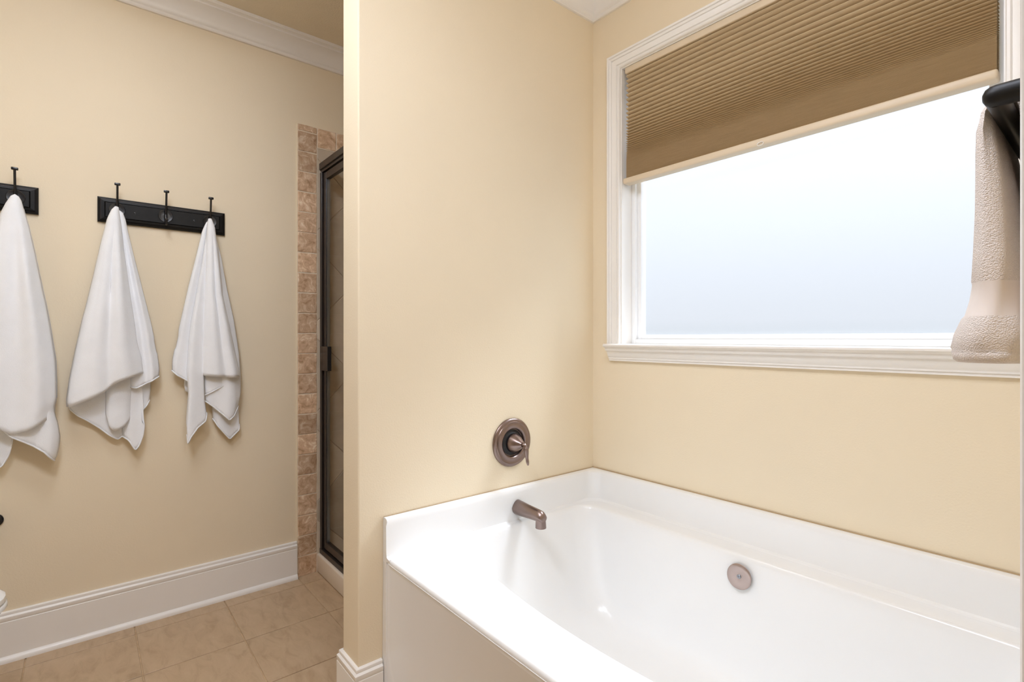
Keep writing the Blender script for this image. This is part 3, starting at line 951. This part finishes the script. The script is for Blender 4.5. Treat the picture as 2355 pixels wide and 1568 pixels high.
class Towel:
    def __init__(self): self.bm = bmesh.new(); self.hm = bmesh.new()
    def layer(self, L, R, hem, xe, bulge, rip=(), nu=30, nv=54, hemtube=True, tiltx=0.0, vpow=2.0, round_=1.0):
        """sheet between the side lines L and R (y, z lists, top to bottom) ending in the hem line (left to right)"""
        Lp = arclen([(0, *p) for p in L], nv); Rp = arclen([(0, *p) for p in R], nv); H = arclen([(0, *p) for p in hem], nu)
        rows = []
        for j in range(nv):
            v = j / (nv - 1)
            row = []
            wdt = (Rp[j] - Lp[j]).length
            wmax = max(1e-6, (Rp[-1] - Lp[-1]).length)
            k_ = min(1.0, (wdt / 0.16) ** 0.6)
            for i in range(nu):
                u = i / (nu - 1)
                base = Lp[j].lerp(Rp[j], u)
                corr = H[i] - Lp[-1].lerp(Rp[-1], u)
                p = base + corr * (v ** vpow)
                arch = max(0.0, 1 - (2 * u - 1) ** 2) ** (0.5 * round_)
                x = xe + bulge * k_ * arch + tiltx * v
                for f, am, ph in rip:
                    x += am * sstep(0.03, 0.45, v) * math.sin(2 * PI * f * u + ph) * min(1, 6 * u, 6 * (1 - u))
                row.append((x, p.y, p.z))
            rows.append(row)
        grid(self.bm, rows)
        if hemtube:
            pts = [Vector(p) for p in rows[-1]]
            tube(self.hm, pts, 0.0027, n=8)
    def done(self, label, origin):
        o = from_bm('bath_towel', self.bm, M_towel, None, smooth=75, origin=origin)
        tag(o, label, 'towel', 'white bath towels on the hooks')
        md = o.modifiers.new('thickness', 'SOLIDIFY'); md.thickness = 0.007; md.offset = -1.0
        h_ = from_bm('hem', self.hm, M_towel, o, smooth=75)
        return o

# middle towel
L1 = [(-1.649, 1.739), (-1.660, 1.725), (-1.673, 1.688), (-1.694, 1.583), (-1.716, 1.458), (-1.740, 1.330), (-1.750, 1.285), (-1.773, 1.151), (-1.789, 1.048), (-1.798, 0.967), (-1.796, 0.943)]
R1 = [(-1.649, 1.739), (-1.628, 1.727), (-1.618, 1.696), (-1.609, 1.643), (-1.589, 1.545), (-1.565, 1.432), (-1.533, 1.281), (-1.521, 1.215), (-1.520, 1.196), (-1.519, 1.190), (-1.513, 1.152), (-1.510, 1.148), (-1.502, 1.079), (-1.505, 1.047)]
F1 = [(-1.649, 1.741), (-1.643, 1.698), (-1.638, 1.656), (-1.630, 1.567), (-1.612, 1.418), (-1.591, 1.257), (-1.584, 1.197), (-1.570, 1.129), (-1.563, 1.064)]
t = Towel()
t.layer(L1, F1, [(-1.796, 0.943), (-1.769, 0.956), (-1.736, 0.972), (-1.701, 0.990), (-1.685, 1.000), (-1.667, 1.019), (-1.646, 1.036), (-1.614, 1.048), (-1.563, 1.064)], -1.100, 0.050, [(1.4, 0.009, 0.5), (2.6, 0.006, 1.9)])
t.layer([(-1.648, 1.735), (-1.645, 1.65), (-1.630, 1.45), (-1.612, 1.25), (-1.605, 1.08), (-1.604, 1.009)], R1, [(-1.604, 1.009), (-1.584, 1.002), (-1.535, 1.028), (-1.505, 1.047)], -1.112, 0.034, [(1.5, 0.007, 0.3), (3.0, 0.003, 1.0)])
t.layer([(-1.66, 1.70), (-1.675, 1.40), (-1.684, 1.10), (-1.684, 0.90)], [(-1.64, 1.70), (-1.61, 1.40), (-1.592, 1.10), (-1.598, 0.883)], [(-1.684, 0.900), (-1.673, 0.854), (-1.660, 0.835), (-1.646, 0.832), (-1.621, 0.848), (-1.598, 0.883)], -1.125, 0.042, [], nu=22, hemtube=False)
t.layer(L1[:-1] + [(-1.797, 0.943)], [(-1.64, 1.70), (-1.625, 1.40), (-1.62, 1.10), (-1.628, 0.803)], [(-1.797, 0.943), (-1.791, 0.927), (-1.769, 0.903), (-1.740, 0.880), (-1.701, 0.845), (-1.670, 0.813), (-1.643, 0.792), (-1.628, 0.803)], -1.134, 0.010, [(1.5, 0.006, 0.0)], round_=2.0)
t.layer([(-1.65, 1.70), (-1.640, 1.40), (-1.632, 1.05), (-1.628, 0.803)], [(-1.63, 1.70), (-1.585, 1.40), (-1.560, 1.05), (-1.562, 0.899)], [(-1.628, 0.803), (-1.607, 0.786), (-1.586, 0.742), (-1.573, 0.760), (-1.560, 0.800), (-1.556, 0.841), (-1.562, 0.899)], -1.132, 0.030, [(1.2, 0.004, 1.0)], nu=22)
t.layer([(-1.64, 1.70), (-1.600, 1.30), (-1.585, 1.05), (-1.580, 0.915)], [(-1.622, 1.70), (-1.56, 1.35), (-1.532, 1.08), (-1.532, 0.988), (-1.536, 0.946)], [(-1.580, 0.915), (-1.562, 0.903), (-1.545, 0.925), (-1.536, 0.946)], -1.138, 0.020, [], nu=18)
t.done('white bath towel hanging in the middle, on the left hook of the fully visible rail', (-1.10, -1.65, 0.742))

# right towel
L2 = [(-1.317, 1.739), (-1.329, 1.730), (-1.345, 1.687), (-1.367, 1.577), (-1.396, 1.443), (-1.425, 1.293), (-1.433, 1.249), (-1.435, 1.216), (-1.436, 1.212), (-1.444, 1.169), (-1.448, 1.165), (-1.457, 1.115), (-1.458, 1.069)]
R2 = [(-1.317, 1.739), (-1.307, 1.737), (-1.295, 1.694), (-1.267, 1.577), (-1.246, 1.449), (-1.216, 1.298), (-1.207, 1.236), (-1.194, 1.144), (-1.187, 1.037), (-1.187, 0.955), (-1.198, 0.894)]
t = Towel()
t.layer([(-1.317, 1.741), (-1.322, 1.711), (-1.327, 1.587), (-1.335, 1.358), (-1.342, 1.137), (-1.342, 1.045)], [(-1.317, 1.741), (-1.304, 1.705), (-1.293, 1.613), (-1.272, 1.402), (-1.249, 1.287), (-1.218, 1.120), (-1.205, 1.058), (-1.203, 1.030)], [(-1.342, 1.045), (-1.272, 1.037), (-1.203, 1.030)], -1.098, 0.040, [(1.3, 0.007, 0.4), (2.4, 0.004, 2.0)])
t.layer([(-1.318, 1.738), (-1.329, 1.687), (-1.342, 1.585), (-1.365, 1.434), (-1.390, 1.280), (-1.398, 1.200), (-1.406, 1.066), (-1.400, 0.970), (-1.408, 0.849), (-1.404, 0.787)], [(-1.316, 1.738), (-1.321, 1.711), (-1.325, 1.587), (-1.332, 1.358), (-1.338, 1.137), (-1.340, 1.045), (-1.337, 0.931), (-1.329, 0.876)], [(-1.404, 0.787), (-1.404, 0.751), (-1.391, 0.781), (-1.367, 0.816), (-1.335, 0.842), (-1.329, 0.876)], -1.104, 0.036, [(1.0, 0.003, 0.2)], nu=26)
t.layer(L2, [(-1.317, 1.735), (-1.335, 1.60), (-1.36, 1.40), (-1.385, 1.20), (-1.39, 1.014)], [(-1.458, 1.069), (-1.441, 1.049), (-1.411, 1.029), (-1.390, 1.014)], -1.118, 0.030, [(1.0, 0.003, 0.5)], nu=22)
t.layer([(-1.318, 1.71), (-1.335, 1.40), (-1.345, 1.15), (-1.334, 0.928)], R2, [(-1.334, 0.928), (-1.303, 0.901), (-1.272, 0.869), (-1.241, 0.836), (-1.223, 0.850), (-1.198, 0.894)], -1.122, 0.034, [(1.4, 0.006, 2.2)])
t.layer([(-1.335, 1.15), (-1.338, 1.041), (-1.334, 0.955)], [(-1.22, 1.15), (-1.206, 1.06), (-1.203, 1.028)], [(-1.334, 0.955), (-1.27, 0.990), (-1.203, 1.028)], -1.106, 0.016, [], nu=20, nv=16)
t.layer([(-1.32, 1.70), (-1.315, 1.30), (-1.305, 1.00), (-1.300, 0.844)], [(-1.31, 1.70), (-1.235, 1.30), (-1.198, 1.00), (-1.191, 0.807)], [(-1.300, 0.844), (-1.281, 0.807), (-1.232, 0.742), (-1.192, 0.781), (-1.191, 0.807)], -1.138, 0.022, [(1.1, 0.004, 0.0)], nu=22)
t.layer([(-1.32, 1.70), (-1.37, 1.40), (-1.40, 1.15), (-1.41, 1.00)], [(-1.31, 1.70), (-1.26, 1.40), (-1.22, 1.10), (-1.21, 0.95)], [(-1.41, 1.00), (-1.405, 0.97), (-1.33, 0.96), (-1.21, 0.95)], -1.144, 0.008, [], nu=20, hemtube=False)
t.done('white bath towel hanging rightmost, next to the strip of stone tiles', (-1.10, -1.317, 0.742))

# left towel
R0 = [(-1.947, 1.742), (-1.941, 1.742), (-1.930, 1.724), (-1.926, 1.707), (-1.921, 1.681), (-1.908, 1.624), (-1.889, 1.515), (-1.871, 1.400), (-1.860, 1.337), (-1.848, 1.253), (-1.833, 1.130), (-1.830, 1.041), (-1.830, 0.974), (-1.836, 0.953), (-1.837, 0.918)]
R0b = [(-1.945, 1.735), (-1.92, 1.66), (-1.885, 1.48), (-1.86, 1.32), (-1.842, 1.15), (-1.835, 1.00), (-1.836, 0.918), (-1.827, 0.884), (-1.820, 0.828), (-1.823, 0.791), (-1.831, 0.748), (-1.837, 0.739)]
L0 = [(-1.947, 1.742), (-1.957, 1.735), (-1.971, 1.706), (-1.985, 1.668), (-2.005, 1.56), (-2.03, 1.42), (-2.055, 1.25), (-2.08, 1.08), (-2.09, 0.96)]
t = Towel()
t.layer(L0, R0, [(-2.09, 0.96), (-2.03, 0.925), (-1.985, 0.885), (-1.953, 0.858), (-1.915, 0.868), (-1.875, 0.888), (-1.837, 0.918)], -1.098, 0.052, [(1.5, 0.010, 0.4), (2.7, 0.006, 1.0)], hemtube=False)
t.layer([(-1.950, 1.735), (-1.962, 1.55), (-1.98, 1.25), (-1.99, 1.05), (-1.985, 0.885)], R0b, [(-1.985, 0.885), (-1.953, 0.848), (-1.923, 0.828), (-1.895, 0.808), (-1.865, 0.781), (-1.837, 0.739)], -1.104, 0.040, [(1.3, 0.005, 0.4)])
t.layer([(-1.95, 1.70), (-1.99, 1.40), (-2.02, 1.05), (-2.025, 0.86)], [(-1.945, 1.70), (-1.945, 1.40), (-1.948, 1.05), (-1.954, 0.848)], [(-2.025, 0.86), (-2.01, 0.79), (-1.985, 0.735), (-1.979, 0.745), (-1.964, 0.778), (-1.957, 0.812), (-1.954, 0.848)], -1.130, 0.034, [(1.2, 0.004, 0.2)], nu=24)
t.layer(L0, R0, [(-2.09, 0.96), (-2.05, 0.90), (-1.95, 0.89), (-1.837, 0.918)], -1.140, 0.010, [], nu=20, hemtube=False)
t.done('white bath towel hanging leftmost, cut off by the left picture edge', (-1.10, -1.947, 0.739))

# ------------------------------------------------------------------ towel bar and hand towel on the foot wall
bx, bz, by = 1.446, 1.468, -1.000
tr = empty('towel_bar', (XR, by, bz), 'black towel bar on the wall end at the right picture edge', 'towel bar')
bm = bmesh.new()
tube(bm, [(XR - 0.004, by, bz), (bx + 0.01, by, bz), (bx + 0.004, by, bz), (bx, by, bz), (bx - 0.004, by, bz), (bx - 0.008, by, bz), (bx - 0.0105, by, bz)], [0.0115, 0.0115, 0.0115, 0.0114, 0.0108, 0.0085, 0.004], n=24)
from_bm('post', bm, M_bar, tr, smooth=50)
bm = bmesh.new()
tube(bm, [(bx, by, bz - 0.002), (bx, by + 0.02, bz - 0.002), (bx, by + 0.45, bz - 0.002)], 0.0098, n=24)
from_bm('bar', bm, M_bar, tr, smooth=50)
bm = bmesh.new()
tube(bm, [(XR - 0.004, by + 0.45, bz), (bx + 0.01, by + 0.45, bz), (bx, by + 0.45, bz), (bx - 0.006, by + 0.45, bz), (bx - 0.0105, by + 0.45, bz)], [0.0115, 0.0115, 0.0114, 0.0100, 0.004], n=24)
from_bm('post', bm, M_bar, tr, smooth=50)
for y in (by, by + 0.45):
    bm = bmesh.new()
    lathe(bm, (XR - 0.0005, y, bz), (-1, 0, 0), [(0.026, 0), (0.026, 0.004), (0.022, 0.008), (0.013, 0.010)], 28)
    from_bm('wall_flange', bm, M_bar, tr, smooth=40)

# the towel: a padded band folded over the bar. (x, z, normal x, normal z, thickness, near y, far y)
HT = [(1.4325, 1.181, -1, 0, 0.072, -0.958, -0.690), (1.4325, 1.184, -1, 0, 0.080, -0.965, -0.686), (1.4320, 1.192, -1, 0, 0.084, -0.967, -0.686), (1.4320, 1.195, -1, 0, 0.081, -0.965, -0.687), (1.4322, 1.198, -1, 0, 0.084, -0.967, -0.686),
      (1.4335, 1.215, -1, 0, 0.078, -0.967, -0.688), (1.4350, 1.233, -1, 0, 0.066, -0.965, -0.690), (1.4355, 1.237, -1, 0, 0.061, -0.963, -0.691), (1.4370, 1.255, -1, 0, 0.054, -0.961, -0.692), (1.4375, 1.273, -1, 0, 0.050, -0.961, -0.692), (1.4375, 1.277, -1, 0, 0.053, -0.962, -0.691),
      (1.4370, 1.310, -1, 0, 0.048, -0.962, -0.692), (1.4355, 1.350, -1, 0, 0.042, -0.961, -0.694), (1.4335, 1.390, -1, 0, 0.036, -0.959, -0.696), (1.4305, 1.425, -1, 0.02, 0.029, -0.957, -0.698), (1.4285, 1.450, -1, 0.05, 0.021, -0.955, -0.700)]
for a in (15, 45, 75, 105, 135, 165):
    ar = math.radians(a)
    HT.append((bx - 0.0165 * math.cos(ar), bz + 0.0165 * math.sin(ar) - 0.002, -math.cos(ar), math.sin(ar), 0.0115, -0.953, -0.702))
HT += [(1.4660, 1.440, 1, 0.05, 0.014, -0.954, -0.700), (1.4720, 1.400, 1, 0, 0.018, -0.955, -0.698), (1.4790, 1.340, 1, 0, 0.020, -0.956, -0.696), (1.4830, 1.270, 1, 0, 0.022, -0.957, -0.694), (1.4840, 1.215, 1, 0, 0.023, -0.958, -0.692), (1.4840, 1.205, 1, 0, 0.020, -0.956, -0.694)]
bm = bmesh.new()
rows = []
n = 40
for q, (x, z, nx, nz_, th, y0, y1) in enumerate(HT):
    l_ = math.hypot(nx, nz_); nx /= l_; nz_ /= l_
    row = []
    for i in range(n):
        a = 2 * PI * i / n
        ca, sa = math.cos(a), math.sin(a)
        ex = 0.55
        yy = (y0 + y1) / 2 - (y1 - y0) / 2 * math.copysign(abs(ca) ** ex, ca)
        oo = th / 2 * math.copysign(abs(sa) ** 0.85, sa)
        wob = 0.0012 * math.sin(9 * a + q * 0.7)
        row.append((x + nx * (oo + wob), yy + wob, z + nz_ * (oo + wob)))
    rows.append(row)
grid(bm, rows, closed_u=True, cap0=True, cap1=True)
hto = from_bm('hand_towel', bm, M_hand, None, smooth=70, origin=(1.44, -0.83, 1.18))
tag(hto, 'pinkish beige hand towel folded over the black bar at the right edge', 'towel')

# ------------------------------------------------------------------ toilet paper holder
ty, tz = -2.075, 0.532
tp = empty('paper_holder', (XT, ty, tz), 'black toilet paper holder at the left picture edge, low on the wall', 'paper holder')
for s in (-1, 1):
    bm = bmesh.new()
    lathe(bm, (XT + 0.0005, ty + s * 0.07, tz), (1, 0, 0), [(0.024, 0), (0.024, 0.005), (0.018, 0.009), (0.009, 0.012), (0.009, 0.05), (0.014, 0.058), (0.015, 0.066), (0.009, 0.073)], 28)
    from_bm('post', bm, M_iron, tp, smooth=40)
bm = bmesh.new(); tube(bm, [(XT + 0.058, ty - 0.07, tz), (XT + 0.058, ty + 0.07, tz)], 0.008, n=16)
from_bm('roller', bm, M_iron, tp, smooth=40)
bm = bmesh.new()
rows = []
for r, y in ((0.02, -0.05), (0.05, -0.05), (0.05, 0.05), (0.02, 0.05)):
    rows.append([(XT + 0.058 + r * math.cos(2 * PI * i / 32), ty + y, tz - 0.0115 + r * math.sin(2 * PI * i / 32)) for i in range(32)])
grid(bm, rows, closed_u=True, closed_v=True)
tag(from_bm('paper_roll', bm, M_paper, None, smooth=40, origin=(XT + 0.058, ty, tz - 0.06)), 'white toilet paper roll on the black holder, left of the picture', 'paper roll')

# ------------------------------------------------------------------ toilet
tx, tyf = -0.660, -1.930
tl = empty('toilet', (tx, -2.25, 0.0), 'white toilet peeking in at the lower left picture edge', 'toilet')
def egg(z, s, yshift=0.0, n=40, ln=0.46, wd=0.365):
    P = []
    for i in range(n):
        a = 2 * PI * i / n
        c, q = math.cos(a), math.sin(a)
        ly = ln * 0.58 if q > 0 else ln * 0.42
        P.append((tx + wd / 2 * s * c, tyf - ln * 0.58 + ly * s * q + yshift, z))
    return P
bm = bmesh.new()
grid(bm, [egg(0.0, 0.62, -0.05), egg(0.02, 0.60, -0.05), egg(0.12, 0.60, -0.055), egg(0.20, 0.68, -0.045), egg(0.28, 0.82, -0.022), egg(0.34, 0.92, -0.010), egg(0.375, 0.965, -0.004), egg(0.385, 0.95, -0.004), egg(0.385, 0.70, -0.004), egg(0.33, 0.60, -0.01), egg(0.24, 0.35, -0.02)], closed_u=True, cap0=True, cap1=True)
from_bm('bowl', bm, M_china, tl, smooth=50)
bm = bmesh.new()
grid(bm, [egg(0.388, 0.97), egg(0.392, 1.0), egg(0.402, 1.0), egg(0.407, 0.98), egg(0.407, 0.72), egg(0.388, 0.72)], closed_u=True, closed_v=True)
from_bm('seat', bm, M_china, tl, smooth=50)
bm = bmesh.new()
grid(bm, [egg(0.409, 0.97), egg(0.412, 0.99), egg(0.424, 0.985), egg(0.430, 0.95), egg(0.433, 0.70), egg(0.434, 0.3)], closed_u=True, cap0=True, cap1=True)
from_bm('lid', bm, M_china, tl, smooth=50)
bm = bmesh.new(); box(bm, tx - 0.13, tx + 0.13, -2.62, -2.33, 0.0, 0.385, bev=0.03, seg=3)
from_bm('pedestal', bm, M_china, tl, smooth=50)
bm = bmesh.new(); box(bm, tx - 0.21, tx + 0.21, -2.69, -2.50, 0.375, 0.72, bev=0.03, seg=3)
tk = from_bm('tank', bm, M_china, tl, smooth=50)
bm = bmesh.new(); box(bm, tx - 0.22, tx + 0.22, -2.695, -2.49, 0.72, 0.755, bev=0.012, seg=3)
from_bm('tank_lid', bm, M_china, tl, smooth=50)
bm = bmesh.new(); tube(bm, [(tx - 0.15, -2.50, 0.66), (tx - 0.15, -2.482, 0.66), (tx - 0.14, -2.478, 0.658), (tx - 0.07, -2.476, 0.65)], [0.009, 0.008, 0.007, 0.005], n=12)
from_bm('flush_lever', bm, M_steel, tk, smooth=50)

# ------------------------------------------------------------------ fill lamps added on the ceiling, above the camera's view
for LX, LY, stren, lcol, lab in FILL_LAMPS:
    lm = empty('fill_lamp', (LX, LY, HC), lab, 'lamp')
    bm = bmesh.new(); lathe(bm, (LX, LY, HC - 0.0005), (0, 0, -1), [(0.25, 0), (0.25, 0.030), (0.235, 0.034)], 48)
    from_bm('base', bm, M_frame, lm, smooth=40)
    bm = bmesh.new(); lathe(bm, (LX, LY, HC - 0.034), (0, 0, -1), [(0.235, 0), (0.225, 0.028), (0.18, 0.052), (0.10, 0.066), (0.02, 0.070)], 48)
    from_bm('diffuser', bm, mat_lamp(lcol, stren), lm, smooth=60)
